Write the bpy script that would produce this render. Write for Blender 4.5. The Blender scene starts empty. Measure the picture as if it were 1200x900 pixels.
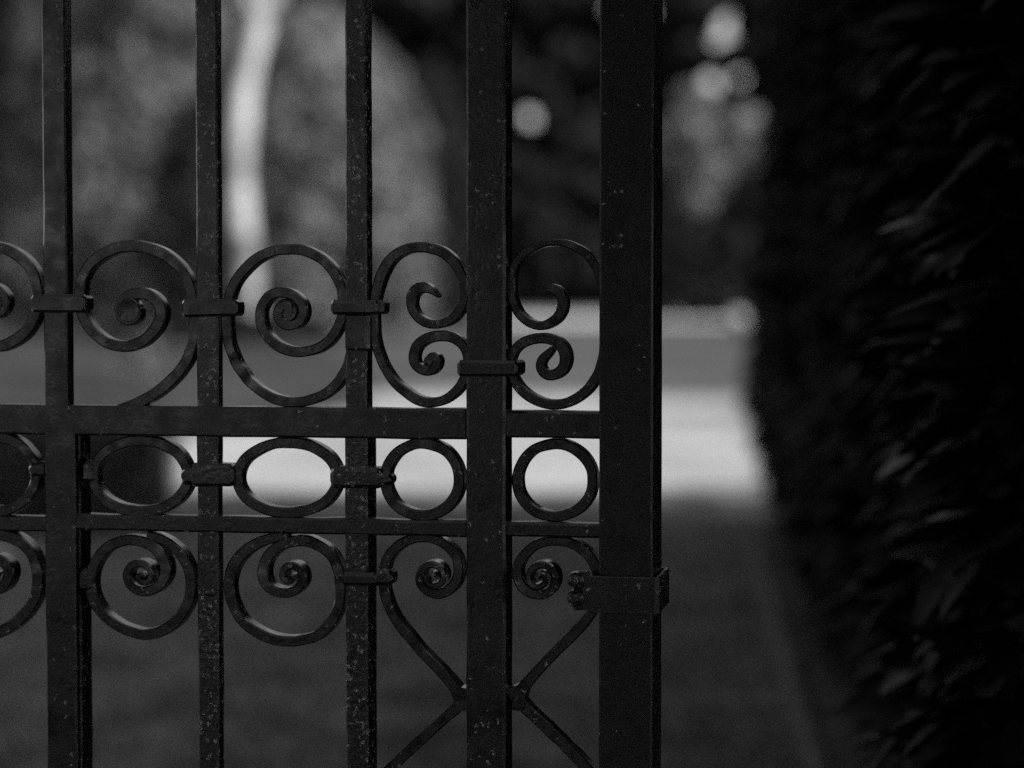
import bpy, math, random
import numpy as np
from mathutils import Vector, Matrix, noise

random.seed(7)
rng = np.random.default_rng(7)
S = bpy.context.scene
COL = S.collection

# ------------------------------------------------------------------ camera
FPX = 2833.0                      # 85 mm lens on a 36 mm wide sensor, in photograph pixels
PITCH = math.radians(2.25)
CAM = Vector((0.0, 0.0, 1.5))
cam = bpy.data.cameras.new('camera')
cam.lens = 85.0
cam.sensor_width = 36.0
cam.clip_start = 0.05
cam.clip_end = 2000.0
cam.dof.use_dof = True
cam.dof.focus_distance = 2.79
cam.dof.aperture_fstop = 2.1
camo = bpy.data.objects.new('camera', cam)
COL.objects.link(camo)
camo.location = CAM
camo.rotation_euler = (math.pi / 2 - PITCH, 0, 0)
S.camera = camo

# ------------------------------------------------------------------ sky and sun
SUN_ELEV = math.radians(37)
SUN_AZ = math.radians(122)         # clockwise from +Y: the sun stands to the right, a little behind the camera
world = bpy.data.worlds.new('World')
S.world = world
world.use_nodes = True
wn, wl = world.node_tree.nodes, world.node_tree.links
wn.clear()
sky = wn.new('ShaderNodeTexSky')
sky.sky_type = 'NISHITA'
sky.sun_disc = False
sky.sun_elevation = SUN_ELEV
sky.sun_rotation = SUN_AZ
bw = wn.new('ShaderNodeRGBToBW')
bg = wn.new('ShaderNodeBackground')
bg.inputs['Strength'].default_value = 0.15
out = wn.new('ShaderNodeOutputWorld')
wl.new(sky.outputs[0], bw.inputs[0])
wl.new(bw.outputs[0], bg.inputs['Color'])
wl.new(bg.outputs[0], out.inputs['Surface'])

sl = bpy.data.lights.new('sun', 'SUN')
sl.energy = 4.8
sl.angle = math.radians(0.5)
sl.color = (1, 1, 1)
so = bpy.data.objects.new('sun', sl)
COL.objects.link(so)
sd = Vector((math.sin(SUN_AZ) * math.cos(SUN_ELEV), math.cos(SUN_AZ) * math.cos(SUN_ELEV), math.sin(SUN_ELEV)))
so.rotation_euler = sd.to_track_quat('Z', 'Y').to_euler()
so.location = sd * 60

S.view_settings.view_transform = 'Standard'
S.view_settings.look = 'None'
S.view_settings.exposure = 0.4
S.view_settings.gamma = 1.0
S.render.engine = 'CYCLES'
S.cycles.use_denoising = False
S.cycles.max_bounces = 6
S.cycles.diffuse_bounces = 3
S.cycles.glossy_bounces = 3


# ------------------------------------------------------------------ materials
def mat(name, base, rough=0.6, spec=0.5, dark=None, light=None, scale=5.0, detail=4.0,
        bump=0.0, bump_scale=200.0, fleck=0.0, fleck_scale=150.0, coords='Object', contrast=(0.35, 0.65),
        trans=0.0, wear_glint=0.0):
    m = bpy.data.materials.new(name)
    m.use_nodes = True
    n, l = m.node_tree.nodes, m.node_tree.links
    b = n['Principled BSDF']
    b.inputs['Roughness'].default_value = rough
    b.inputs['Specular IOR Level'].default_value = spec
    b.inputs['Base Color'].default_value = (base, base, base, 1)
    tc = n.new('ShaderNodeTexCoord')
    vec = tc.outputs[coords]
    col = None
    if dark is not None:
        t = n.new('ShaderNodeTexNoise')
        t.inputs['Scale'].default_value = scale
        t.inputs['Detail'].default_value = detail
        t.inputs['Roughness'].default_value = 0.6
        l.new(vec, t.inputs['Vector'])
        r = n.new('ShaderNodeValToRGB')
        r.color_ramp.elements[0].position = contrast[0]
        r.color_ramp.elements[1].position = contrast[1]
        r.color_ramp.elements[0].color = (dark, dark, dark, 1)
        r.color_ramp.elements[1].color = (light, light, light, 1)
        l.new(t.outputs['Fac'], r.inputs['Fac'])
        col = r.outputs['Color']
    height = None
    if bump > 0:
        t2 = n.new('ShaderNodeTexNoise')
        t2.inputs['Scale'].default_value = bump_scale
        t2.inputs['Detail'].default_value = 5.0
        l.new(vec, t2.inputs['Vector'])
        height = t2.outputs['Fac']
    if fleck != 0:
        # small crusts and blisters of lifted paint
        nz = n.new('ShaderNodeTexNoise'); nz.inputs['Scale'].default_value = 380; nz.inputs['Detail'].default_value = 2
        l.new(vec, nz.inputs['Vector'])
        vm = n.new('ShaderNodeMixRGB'); vm.inputs['Fac'].default_value = 0.012
        l.new(vec, vm.inputs['Color1']); l.new(nz.outputs['Color'], vm.inputs['Color2'])
        v = n.new('ShaderNodeTexVoronoi'); v.inputs['Scale'].default_value = fleck_scale
        v.inputs['Randomness'].default_value = 1.0
        l.new(vm.outputs[0], v.inputs['Vector'])
        # per-cell chance
        sep = n.new('ShaderNodeSeparateColor'); l.new(v.outputs['Color'], sep.inputs[0])
        lt = n.new('ShaderNodeMath'); lt.operation = 'LESS_THAN'; lt.inputs[1].default_value = fleck
        # large scale patchiness so flecks gather in places
        pt = n.new('ShaderNodeTexNoise'); pt.inputs['Scale'].default_value = 22
        l.new(vec, pt.inputs['Vector'])
        ad = n.new('ShaderNodeMath'); ad.operation = 'MULTIPLY_ADD'; ad.inputs[1].default_value = -1.6
        ad.inputs[2].default_value = 0.8
        l.new(pt.outputs['Fac'], ad.inputs[0])
        ad2 = n.new('ShaderNodeMath'); ad2.operation = 'ADD'
        l.new(sep.outputs[0], ad2.inputs[0]); l.new(ad.outputs[0], ad2.inputs[1])
        l.new(ad2.outputs[0], lt.inputs[0])
        mr = n.new('ShaderNodeMapRange')
        mr.inputs['From Min'].default_value = 0.34; mr.inputs['From Max'].default_value = 0.22
        l.new(v.outputs['Distance'], mr.inputs['Value'])
        mu = n.new('ShaderNodeMath'); mu.operation = 'MULTIPLY'
        l.new(mr.outputs[0], mu.inputs[0]); l.new(lt.outputs[0], mu.inputs[1])
        mx = n.new('ShaderNodeMixRGB')
        l.new(mu.outputs[0], mx.inputs['Fac'])
        if col is not None:
            l.new(col, mx.inputs['Color1'])
        else:
            mx.inputs['Color1'].default_value = (base, base, base, 1)
        mx.inputs['Color2'].default_value = (0.50, 0.50, 0.50, 1)
        col = mx.outputs[0]
        ha = n.new('ShaderNodeMath'); ha.operation = 'MULTIPLY_ADD'; ha.inputs[1].default_value = 2.0
        l.new(mu.outputs[0], ha.inputs[0])
        if height is not None:
            l.new(height, ha.inputs[2])
        height = ha.outputs[0]
    if wear_glint > 0:
        b.inputs['Coat Weight'].default_value = 0.45
        b.inputs['Coat Roughness'].default_value = 0.18
        # paint rubbed thin along the arrises, coloured pale to double as edge highlights
        bv = n.new('ShaderNodeBevel'); bv.samples = 6; bv.inputs['Radius'].default_value = 0.0022
        ge = n.new('ShaderNodeNewGeometry')
        dp = n.new('ShaderNodeVectorMath'); dp.operation = 'DOT_PRODUCT'
        l.new(bv.outputs[0], dp.inputs[0]); l.new(ge.outputs['Normal'], dp.inputs[1])
        m1 = n.new('ShaderNodeMapRange'); m1.inputs['From Min'].default_value = 0.985; m1.inputs['From Max'].default_value = 0.90
        l.new(dp.outputs['Value'], m1.inputs['Value'])
        wn_ = n.new('ShaderNodeTexNoise'); wn_.inputs['Scale'].default_value = 75; wn_.inputs['Detail'].default_value = 6
        l.new(vec, wn_.inputs['Vector'])
        m2_ = n.new('ShaderNodeMapRange'); m2_.inputs['From Min'].default_value = 0.46; m2_.inputs['From Max'].default_value = 0.62
        l.new(wn_.outputs['Fac'], m2_.inputs['Value'])
        m3_ = n.new('ShaderNodeMath'); m3_.operation = 'MULTIPLY'; l.new(m1.outputs[0], m3_.inputs[0]); l.new(m2_.outputs[0], m3_.inputs[1])
        m4 = n.new('ShaderNodeMath'); m4.operation = 'MULTIPLY'; m4.inputs[1].default_value = wear_glint; l.new(m3_.outputs[0], m4.inputs[0])
        mw = n.new('ShaderNodeMixRGB'); mw.inputs['Color2'].default_value = (0.20, 0.20, 0.20, 1)
        if col is not None: l.new(col, mw.inputs['Color1'])
        l.new(m4.outputs[0], mw.inputs['Fac'])
        col = mw.outputs[0]
        # uneven gloss: dusty and rubbed places
        rn = n.new('ShaderNodeTexNoise'); rn.inputs['Scale'].default_value = 40; rn.inputs['Detail'].default_value = 7
        l.new(vec, rn.inputs['Vector'])
        rm = n.new('ShaderNodeMapRange'); rm.inputs['From Min'].default_value = 0.3; rm.inputs['From Max'].default_value = 0.7
        rm.inputs['To Min'].default_value = rough - 0.14; rm.inputs['To Max'].default_value = rough + 0.22
        l.new(rn.outputs['Fac'], rm.inputs['Value']); l.new(rm.outputs[0], b.inputs['Roughness'])
    if col is not None:
        l.new(col, b.inputs['Base Color'])
    if height is not None:
        bp = n.new('ShaderNodeBump')
        bp.inputs['Strength'].default_value = bump
        bp.inputs['Distance'].default_value = 0.0016 if coords == 'Object' and bump_scale > 60 else 0.05
        l.new(height, bp.inputs['Height'])
        l.new(bp.outputs[0], b.inputs['Normal'])
    if trans > 0:
        tr = n.new('ShaderNodeBsdfTranslucent'); tr.inputs['Color'].default_value = (base, base, base, 1)
        if col is not None: l.new(col, tr.inputs['Color'])
        ms = n.new('ShaderNodeMixShader'); ms.inputs[0].default_value = trans
        l.new(b.outputs[0], ms.inputs[1]); l.new(tr.outputs[0], ms.inputs[2])
        l.new(ms.outputs[0], n['Material Output'].inputs['Surface'])
    return m


M = {}
M['paint'] = mat('black_paint', 0.010, 0.30, 0.85, dark=0.007, light=0.015, scale=60, bump=0.22, bump_scale=160, fleck=0.07, fleck_scale=150, wear_glint=0.8)
M['paint_rough'] = mat('blistered_black_paint', 0.010, 0.31, 0.95, dark=0.006, light=0.015, scale=90, bump=0.42, bump_scale=180, fleck=0.66, fleck_scale=125, wear_glint=0.9)
M['paint_post'] = mat('smooth_black_paint', 0.012, 0.40, 0.55, dark=0.010, light=0.016, scale=30, bump=0.2, bump_scale=300, fleck=-0.03, fleck_scale=150, wear_glint=0.4)
M['lawn'] = mat('lawn_soil', 0.13, 0.9, 0.1, dark=0.07, light=0.21, scale=2.2, detail=6, bump=0.5, bump_scale=25)
M['grass'] = mat('grass_blade', 0.12, 0.6, 0.2, dark=0.07, light=0.17, scale=2.2)
M['lawn_shade_tone'] = mat('painted_lawn_shade', 0.04, 0.9, 0.1, dark=0.015, light=0.065, scale=0.35, detail=5, bump=0.5, bump_scale=8)  # dark mottled tone that stands in for tree shade on grass
M['verge'] = mat('worn_verge', 0.2, 0.9, 0.1, dark=0.16, light=0.26, scale=1.0)
M['far_lawn'] = mat('sunlit_lawn', 0.07, 0.9, 0.1, dark=0.045, light=0.10, scale=0.2, detail=5, bump=0.4, bump_scale=8)
M['gravel'] = mat('pale_gravel', 0.36, 0.85, 0.2, dark=0.22, light=0.45, scale=0.5, detail=9, bump=0.5, bump_scale=30)
M['dry'] = mat('pale_stone_path', 0.62, 0.9, 0.1, dark=0.40, light=0.60, scale=0.2, detail=5)
M['stone'] = mat('edging_stone', 0.12, 0.8, 0.3, dark=0.05, light=0.14, scale=9, bump=0.6, bump_scale=40)
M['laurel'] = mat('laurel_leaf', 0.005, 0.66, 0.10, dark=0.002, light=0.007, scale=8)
M['young_laurel'] = mat('young_laurel_leaf', 0.09, 0.42, 0.4, dark=0.06, light=0.12, scale=8)
M['box'] = mat('box_leaf', 0.07, 0.5, 0.4, dark=0.04, light=0.10, scale=8, trans=0.1)
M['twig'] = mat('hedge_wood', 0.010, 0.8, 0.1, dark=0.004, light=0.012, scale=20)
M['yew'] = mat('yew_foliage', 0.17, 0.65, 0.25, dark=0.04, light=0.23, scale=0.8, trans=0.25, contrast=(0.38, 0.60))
M['pale_leaf'] = mat('pale_foliage', 0.17, 0.6, 0.3, dark=0.12, light=0.20, scale=0.6, trans=0.2)
M['grey_leaf'] = mat('grey_foliage', 0.07, 0.65, 0.25, dark=0.03, light=0.11, scale=0.8, trans=0.2)
M['silver_leaf'] = mat('silvery_foliage', 0.2, 0.6, 0.3, dark=0.10, light=0.28, scale=0.6, trans=0.25)
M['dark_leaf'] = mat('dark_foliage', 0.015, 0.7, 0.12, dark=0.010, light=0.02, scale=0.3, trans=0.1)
M['bark'] = mat('dark_bark', 0.07, 0.9, 0.1, dark=0.04, light=0.10, scale=4, bump=0.8, bump_scale=20)
M['pale_bark'] = mat('pale_smooth_bark', 0.5, 0.7, 0.2, dark=0.12, light=0.54, scale=0.55, detail=6, contrast=(0.40, 0.56), bump=0.3, bump_scale=10)


# ------------------------------------------------------------------ helpers
def tag(o, label=None, cat=None, group=None, kind=None):
    if label: o['label'] = label
    if cat: o['category'] = cat
    if group: o['group'] = group
    if kind: o['kind'] = kind
    return o


def empty(name, loc, rz=0.0):
    o = bpy.data.objects.new(name, None)
    COL.objects.link(o)
    o.location = loc
    o.rotation_euler = (0, 0, rz)
    return o


def link_mesh(name, me, m, parent=None):
    o = bpy.data.objects.new(name, me)
    COL.objects.link(o)
    if m is not None and len(me.materials) == 0:
        me.materials.append(m)
    if parent is not None:
        o.parent = parent
    return o


def mesh_obj(name, verts, faces, m, parent=None, smooth=True, sharp=35):
    me = bpy.data.meshes.new(name)
    me.from_pydata([tuple(v) for v in verts], [], faces)
    me.update()
    if smooth:
        me.polygons.foreach_set('use_smooth', [True] * len(me.polygons))
        me.set_sharp_from_angle(angle=math.radians(sharp))
    return link_mesh(name, me, m, parent)


def quads_mesh(name, P, m, parent=None):
    """P: (n,4,3) array of quads -> one mesh."""
    n = len(P)
    me = bpy.data.meshes.new(name)
    me.vertices.add(n * 4)
    me.vertices.foreach_set('co', P.reshape(-1).astype(np.float32))
    me.loops.add(n * 4)
    me.loops.foreach_set('vertex_index', np.arange(n * 4, dtype=np.int32))
    me.polygons.add(n)
    me.polygons.foreach_set('loop_start', np.arange(0, n * 4, 4, dtype=np.int32))
    me.update(calc_edges=True)
    me.validate()
    return link_mesh(name, me, m, parent)


def leaf_quads(C, size, N=None, jitter=0.45, aspect=0.55):
    """rhombic leaves at centres C, facing roughly N when given"""
    n = len(C)
    R = rng.normal(size=(n, 3)); R /= np.linalg.norm(R, axis=1, keepdims=True)
    if N is not None:
        R = N + R * jitter * 1.4
        R /= np.linalg.norm(R, axis=1, keepdims=True)
    T = np.cross(R, rng.normal(size=(n, 3))); T /= np.linalg.norm(T, axis=1, keepdims=True)
    B = np.cross(R, T)
    s = size * rng.uniform(0.6, 1.35, size=(n, 1))
    a = T * s * 0.5
    b = B * s * 0.5 * aspect
    bend = R * s * 0.12
    return np.stack([C - a, C + b + bend, C + a, C - b + bend], axis=1)


def tube(name, pts, radii, m, parent=None, seg=10, wob=0.0):
    verts, faces = [], []
    n = len(pts)
    for i, p in enumerate(pts):
        p = Vector(p)
        t = (Vector(pts[min(i + 1, n - 1)]) - Vector(pts[max(i - 1, 0)])).normalized()
        x = t.orthogonal().normalized() if i == 0 else (x - t * x.dot(t)).normalized()
        y = t.cross(x)
        for k in range(seg):
            a = 2 * math.pi * k / seg
            r = radii[i] * (1 + wob * noise.noise(Vector((math.cos(a) * 1.3, math.sin(a) * 1.3, i * 0.5))))
            verts.append(p + x * math.cos(a) * r + y * math.sin(a) * r)
    for i in range(n - 1):
        for k in range(seg):
            k2 = (k + 1) % seg
            faces.append((i * seg + k, i * seg + k2, (i + 1) * seg + k2, (i + 1) * seg + k))
    faces.append(tuple(range(seg))[::-1])
    faces.append(tuple((n - 1) * seg + k for k in range(seg)))
    return mesh_obj(name, verts, faces, m, parent)


def catmull(pts, step):
    """dense samples of a Catmull-Rom curve through pts (tuples of any length)"""
    P = [np.array(p, float) for p in pts]
    P = [2 * P[0] - P[1]] + P + [2 * P[-1] - P[-2]]
    res = []
    for i in range(1, len(P) - 2):
        p0, p1, p2, p3 = P[i - 1], P[i], P[i + 1], P[i + 2]
        # centripetal parametrisation keeps tight curls round
        d = lambda a, b: max(np.linalg.norm(a[:2] - b[:2]), 1e-6) ** 0.5
        t0 = 0; t1 = t0 + d(p0, p1); t2 = t1 + d(p1, p2); t3 = t2 + d(p2, p3)
        k = max(2, int(np.linalg.norm(p2[:2] - p1[:2]) / step))
        for j in range(k):
            t = t1 + (t2 - t1) * j / k
            A1 = (t1 - t) / (t1 - t0) * p0 + (t - t0) / (t1 - t0) * p1
            A2 = (t2 - t) / (t2 - t1) * p1 + (t - t1) / (t2 - t1) * p2
            A3 = (t3 - t) / (t3 - t2) * p2 + (t - t2) / (t3 - t2) * p3
            B1 = (t2 - t) / (t2 - t0) * A1 + (t - t0) / (t2 - t0) * A2
            B2 = (t3 - t) / (t3 - t1) * A2 + (t - t1) / (t3 - t1) * A3
            res.append((t2 - t) / (t2 - t1) * B1 + (t - t1) / (t2 - t1) * B2)
    res.append(P[-2])
    return res


# ------------------------------------------------------------------ where a sight line meets a plane
def ray(px, py):
    x, y = (px - 600.0) / FPX, (450.0 - py) / FPX
    c, s = math.cos(PITCH), math.sin(PITCH)
    return Vector((x, c + y * s, y * c - s))


def on_ground(px, py, z=0.0):
    r = ray(px, py)
    t = (z - CAM.z) / r.z
    return CAM + r * t


def at_depth(px, py, d):
    r = ray(px, py)
    return CAM + r * (d / r.y)


TH = math.radians(-10.3)
GO = Vector((-0.148, 2.8, 0.0))
GU = Vector((math.cos(TH), math.sin(TH), 0))
GV = Vector((-math.sin(TH), math.cos(TH), 0))


def G(px, py, v=0.0):
    """gate-local (along, up) of the point seen at px, py on the plane v behind the gate's face"""
    r = ray(px, py)
    t = (GV.dot(GO - CAM) + v) / GV.dot(r)
    p = CAM + r * t - GO
    return p.dot(GU), p.z


MM = 2.8 / FPX      # metres per photograph pixel at the gate

# ------------------------------------------------------------------ the iron gate
gate = empty('iron_gate', GO, TH)
tag(gate, 'black wrought iron gate of upright bars, rings and curled scrolls', 'gate')


def sweep(name, pts, width=13.0, depth=0.018, v0=0.004, cone=0.0, parent=gate, m=None, closed=False, taper=0.0, seed=0):
    """a forged flat bar bent along pts (photograph pixels on the gate's face); the last points curl out by cone"""
    step = 2.4
    C = catmull(pts, step) if not closed else catmull(list(pts) + [pts[0]], step)[:-1]
    n = len(C)
    X = np.array([np.array(G(p[0], p[1], v0)) for p in C])
    for _ in range(14):          # a smith's even curve: ease out any kink
        if closed:
            X = 0.5 * X + 0.25 * (np.roll(X, 1, 0) + np.roll(X, -1, 0))
        else:
            X[1:-1] = 0.5 * X[1:-1] + 0.25 * (X[:-2] + X[2:])
    loc = list(X)
    verts, faces = [], []
    ch = 0.0016
    for i in range(n):
        a = loc[(i - 1) % n] if closed else loc[max(i - 1, 0)]
        b = loc[(i + 1) % n] if closed else loc[min(i + 1, n - 1)]
        t = b - a
        t = t / (np.linalg.norm(t) + 1e-9)
        nn = np.array([-t[1], t[0]])
        p = loc[i]
        wpx = C[i][2] if len(C[i]) > 2 else width
        if taper and not closed:
            wpx *= 1 - taper * (i / (n - 1)) ** 3
        hw = wpx * MM * 0.5
        s = noise.noise(Vector((p[0] * 28 + seed, p[1] * 28, seed * 3.1)))
        s2 = noise.noise(Vector((p[0] * 60 + seed, p[1] * 60, 9.0)))
        hw *= 1 + 0.09 * s
        p = p + nn * 0.0007 * s2
        c = 0.0
        if cone:
            f = i / (n - 1)
            f = max(0.0, (f - 0.62) / 0.38)
            c = -cone * f
        va, vb = v0 + c + 0.0006 * s2, v0 + depth + c * 0.2
        prof = [(-hw + ch, va), (hw - ch, va), (hw, va + ch), (hw, vb - ch), (hw - ch, vb), (-hw + ch, vb), (-hw, vb - ch), (-hw, va + ch)]
        for (q, vv) in prof:
            verts.append((p[0] + nn[0] * q, vv, p[1] + nn[1] * q))
    k = 8
    for i in range(n if closed else n - 1):
        j = (i + 1) % n
        for q in range(k):
            q2 = (q + 1) % k
            faces.append((i * k + q, i * k + q2, j * k + q2, j * k + q))
    if not closed:
        faces.append(tuple(range(k))[::-1])
        faces.append(tuple((n - 1) * k + q for q in range(k)))
    return mesh_obj(name, verts, faces, m or M['paint'], parent, sharp=40)


def rounded_box(name, u0, u1, v0, v1, w0, w1, bev, m, parent, rough=0.0, nu=1, nw=1, seed=0.0):
    """a bar or block with bevelled long edges, cut into slices so its faces can wander a little like forged iron"""
    # slices along the longest of u / w
    along_w = (w1 - w0) > (u1 - u0)
    L0, L1 = (w0, w1) if along_w else (u0, u1)
    A0, A1 = (u0, u1) if along_w else (w0, w1)
    n = max(2, int((L1 - L0) / 0.012)) if rough > 0 else 2
    verts, faces = [], []
    for i in range(n + 1):
        f = i / n
        q = L0 + (L1 - L0) * f
        end = (i == 0 or i == n)
        e = bev * 0.8 if end else 0.0
        dx = rough * noise.noise(Vector((q * 14, seed, 1.0)))
        dx2 = rough * noise.noise(Vector((q * 14, seed, 5.0)))
        dv = rough * noise.noise(Vector((q * 11, seed, 9.0)))
        a0, a1, b0, b1 = A0 + e + dx, A1 - e + dx2, v0 + e + dv, v1 - e
        prof = [(a0 + bev, b0), (a1 - bev, b0), (a1, b0 + bev), (a1, b1 - bev), (a1 - bev, b1), (a0 + bev, b1), (a0, b1 - bev), (a0, b0 + bev)]
        for (a, b) in prof:
            verts.append((a, b, q) if along_w else (q, b, a))
        if i == 0 or i == n - 1:      # support ring so that the end bevel stays short
            q3 = L0 + bev if i == 0 else L1 - bev
            a0, a1, b0, b1 = A0 + dx, A1 + dx2, v0 + dv, v1
            prof = [(a0 + bev, b0), (a1 - bev, b0), (a1, b0 + bev), (a1, b1 - bev), (a1 - bev, b1), (a0 + bev, b1), (a0, b1 - bev), (a0, b0 + bev)]
            for (a, b) in prof:
                verts.append((a, b, q3) if along_w else (q3, b, a))
    k = 8
    rings = len(verts) // k
    for i in range(rings - 1):
        for q in range(k):
            q2 = (q + 1) % k
            fc = (i * k + q, i * k + q2, (i + 1) * k + q2, (i + 1) * k + q)
            faces.append(fc if along_w else fc[::-1])
    faces.append(tuple(range(k))[::-1])
    faces.append(tuple((rings - 1) * k + q for q in range(k)))
    o = mesh_obj(name, verts, faces, m, parent, sharp=30)
    me = o.data
    import bmesh
    bm = bmesh.new(); bm.from_mesh(me); bmesh.ops.recalc_face_normals(bm, faces=bm.faces); bm.to_mesh(me); bm.free()
    me.set_sharp_from_angle(angle=math.radians(30))
    return o


def bar(name, x0, x1, y0=None, y1=None, v0=0.0, depth=0.025, m=None, bev=0.002, rough=0.0008, refy=450, seed=0.0, w0=None, w1=None, parent=gate):
    """upright bar whose front face runs from px x0 to x1, between photograph rows y0 (top) and y1 (bottom)"""
    u0, _ = G(x0, refy, v0); u1, _ = G(x1, refy, v0)
    top = G(0.5 * (x0 + x1), y0, v0)[1] if w1 is None else w1
    bot = G(0.5 * (x0 + x1), y1, v0)[1] if w0 is None else w0
    return rounded_box(name, u0, u1, v0, v0 + depth, bot, top, bev, m or M['paint'], parent, rough, seed=seed)


def block(name, x0, y0, x1, y1, v0, depth, bev=0.003, m=None, rough=0.0012, seed=0.0, parent=gate):
    u0, w1 = G(x0, y0, v0); u1, w0 = G(x1, y1, v0)
    return rounded_box(name, u0, u1, v0, v0 + depth, w0, w1, bev, m or M['paint'], parent, rough, seed=seed)


TOPZ, BOTZ = 2.25, 0.07
RAIL_Y = 495
# upright bars: above the thick rail they are slimmer from front to back than below it
bar('bar', 51.5, 79, y1=493, w1=TOPZ, depth=0.024, seed=1, v0=0.001)
bar('bar', 230.5, 256, y1=493, w1=TOPZ, depth=0.020, seed=2, v0=0.001, m=M['paint_rough'])
bar('bar', 405, 430, y1=493, w1=TOPZ, depth=0.030, seed=3, v0=0.001, m=M['paint_rough'])
bar('bar', 53, 89, y0=497, w0=BOTZ, depth=0.010, seed=4, v0=-0.004, refy=700)
u0, _ = G(70, 700, 0.012); u1, _ = G(108, 700, 0.05)
rounded_box('back_bar', u0, u1, 0.012, 0.050, BOTZ, G(95, 505, 0.03)[1], 0.002, M['paint'], gate, 0.0006, seed=5)
bar('bar', 231.5, 256, y0=497, w0=BOTZ, depth=0.022, seed=6, v0=0.001, m=M['paint_rough'], refy=700)
bar('bar', 404.5, 431, y0=497, w0=BOTZ, depth=0.046, seed=7, v0=0.001, m=M['paint_rough'], refy=700)
bar('stile', 546, 592, w0=0.04, w1=TOPZ + 0.05, depth=0.048, v0=-0.007, seed=8, bev=0.003, m=M['paint'])
bar('bar', -126, -96, w0=BOTZ, w1=TOPZ, depth=0.024, seed=9, v0=0.001)
# rails
uL = G(-150, 450)[0]
uS = G(546, 495, 0)[0]; uS2 = G(590, 495, 0)[0]; uP = G(703, 495, 0)[0]


def rail(name, ua, ub, xref, ytop, ybot, v0, depth, seed, bev=0.0025, rough=0.0009):
    w1 = G(xref, ytop, v0)[1]; w0 = G(xref, ybot, v0)[1]
    return rounded_box(name, ua, ub, v0, v0 + depth, w0, w1, bev, M['paint'], gate, rough, seed=seed)


rail('rail', uL, uS + 0.002, 300, 477, 512.5, -0.003, 0.032, 11)
rail('rail', uS2, uP + 0.004, 650, 482, 513.5, -0.003, 0.032, 12)
ub67 = G(86, 610)[0]
rail('rail', uL, G(60, 610)[0], 30, 605, 623, 0.0035, 0.024, 13)
rail('rail', ub67, uS + 0.002, 300, 606, 625, -0.0005, 0.024, 14, rough=0.0016)
rail('rail', uS2, uP + 0.004, 650, 613, 630, 0.0, 0.024, 15)
rounded_box('rail', uL, uP, -0.003, 0.029, BOTZ - 0.03, BOTZ + 0.01, 0.003, M['paint'], gate, 0.0, seed=16)
rounded_box('rail', uL, uP, -0.003, 0.029, TOPZ - 0.02, TOPZ + 0.02, 0.003, M['paint'], gate, 0.0, seed=17)

# scrolls over the thick rail
A = [(128, 484), (158, 474), (192, 453), (217, 425), (226, 398), (227, 372), (224, 343), (217, 323), (202, 305), (180, 293), (155, 288), (130, 292), (108, 306),
     (96, 324), (92, 346), (96, 370), (113, 394), (141, 407), (168, 399), (185, 380), (188.5, 361), (179, 348), (162, 343), (146, 348), (138, 362),
     (143, 375), (154, 377), (161, 369), (160, 360), (152, 358), (148, 364)]
sweep('scroll', A, 13.5, 0.020, seed=1)
B = [(413, 404), (405, 433), (386, 458), (362, 469), (339, 472), (313, 464), (287, 442), (270, 412), (265, 385), (266, 355), (275, 330), (292, 309),
     (313, 296), (335, 292), (358, 294), (382, 308), (398, 332), (402, 355), (397, 382), (381, 403), (355, 413), (326, 407), (308, 388), (304, 365),
     (312, 348), (330, 342), (348, 349), (356.5, 365), (348, 380), (334, 382), (325, 373), (325, 361), (334, 355), (341, 362), (336, 368)]
sweep('scroll', B, 12.5, 0.020, seed=2)
Z = [(-55, 473), (-78, 440), (-86, 400), (-86, 355), (-76, 325), (-55, 300), (-28, 288), (0, 290), (24, 302), (39, 321), (45, 348), (39, 374), (24, 394), (1, 406), (-24, 403),
     (-44, 388), (-50, 366), (-42, 347), (-22, 337), (-2, 340), (6, 352), (2, 365), (-10, 370), (-18, 362)]
sweep('scroll', Z, 13.5, 0.020, seed=3)
C = [(513, 348, 3), (506, 341, 8), (497, 335, 13), (487, 338, 13), (480, 350, 13), (483, 364, 12), (495, 377, 11), (513, 381, 10), (531, 373, 11), (542, 357, 11), (544, 338, 11), (539, 317, 11.5),
     (521, 297, 12), (492, 289, 12), (465, 297, 12), (449, 316, 13), (440, 343, 12.5), (437, 372, 11.5), (439, 400, 11), (447, 425, 11), (463, 449, 11.5), (483, 466, 12),
     (504, 473, 11.5), (526, 466, 11.5), (542, 448, 12), (548, 428, 11), (546, 410, 11), (534, 397, 12), (514, 393, 12.5), (494, 399, 13), (483, 416, 12.5), (487, 430, 12), (500, 436, 12),
     (512, 431, 11), (514, 420, 11), (505, 415, 11), (499, 422, 9), (504, 427, 7)]
sweep('scroll', C, 12, 0.021, seed=4)
D = [(640, 338, 9), (649, 337, 11), (658, 345, 12.5), (660, 358, 12.5), (652, 374, 12), (632, 383, 10.5), (613, 374, 11), (601, 354, 11), (598, 333, 10), (603, 309, 10), (623, 290, 9.5),
     (650, 283.5, 9), (676, 290, 9.5), (694, 305, 10), (705, 330, 11), (708, 370, 11), (707, 410, 11), (699, 442, 11.5), (680, 464, 12), (651, 475, 11.5), (622, 467, 12), (603, 448, 12), (597, 425, 11), (602, 410, 11), (616, 399, 12),
     (640, 396, 12.5), (658, 405, 13.5), (664, 421, 13.5), (655, 438, 12.5), (641, 441, 12), (632, 432, 11.5), (634, 420, 11), (643, 414, 9), (647, 408, 6)]
sweep('scroll', D, 12, 0.021, seed=5, v0=0.006)

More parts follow.
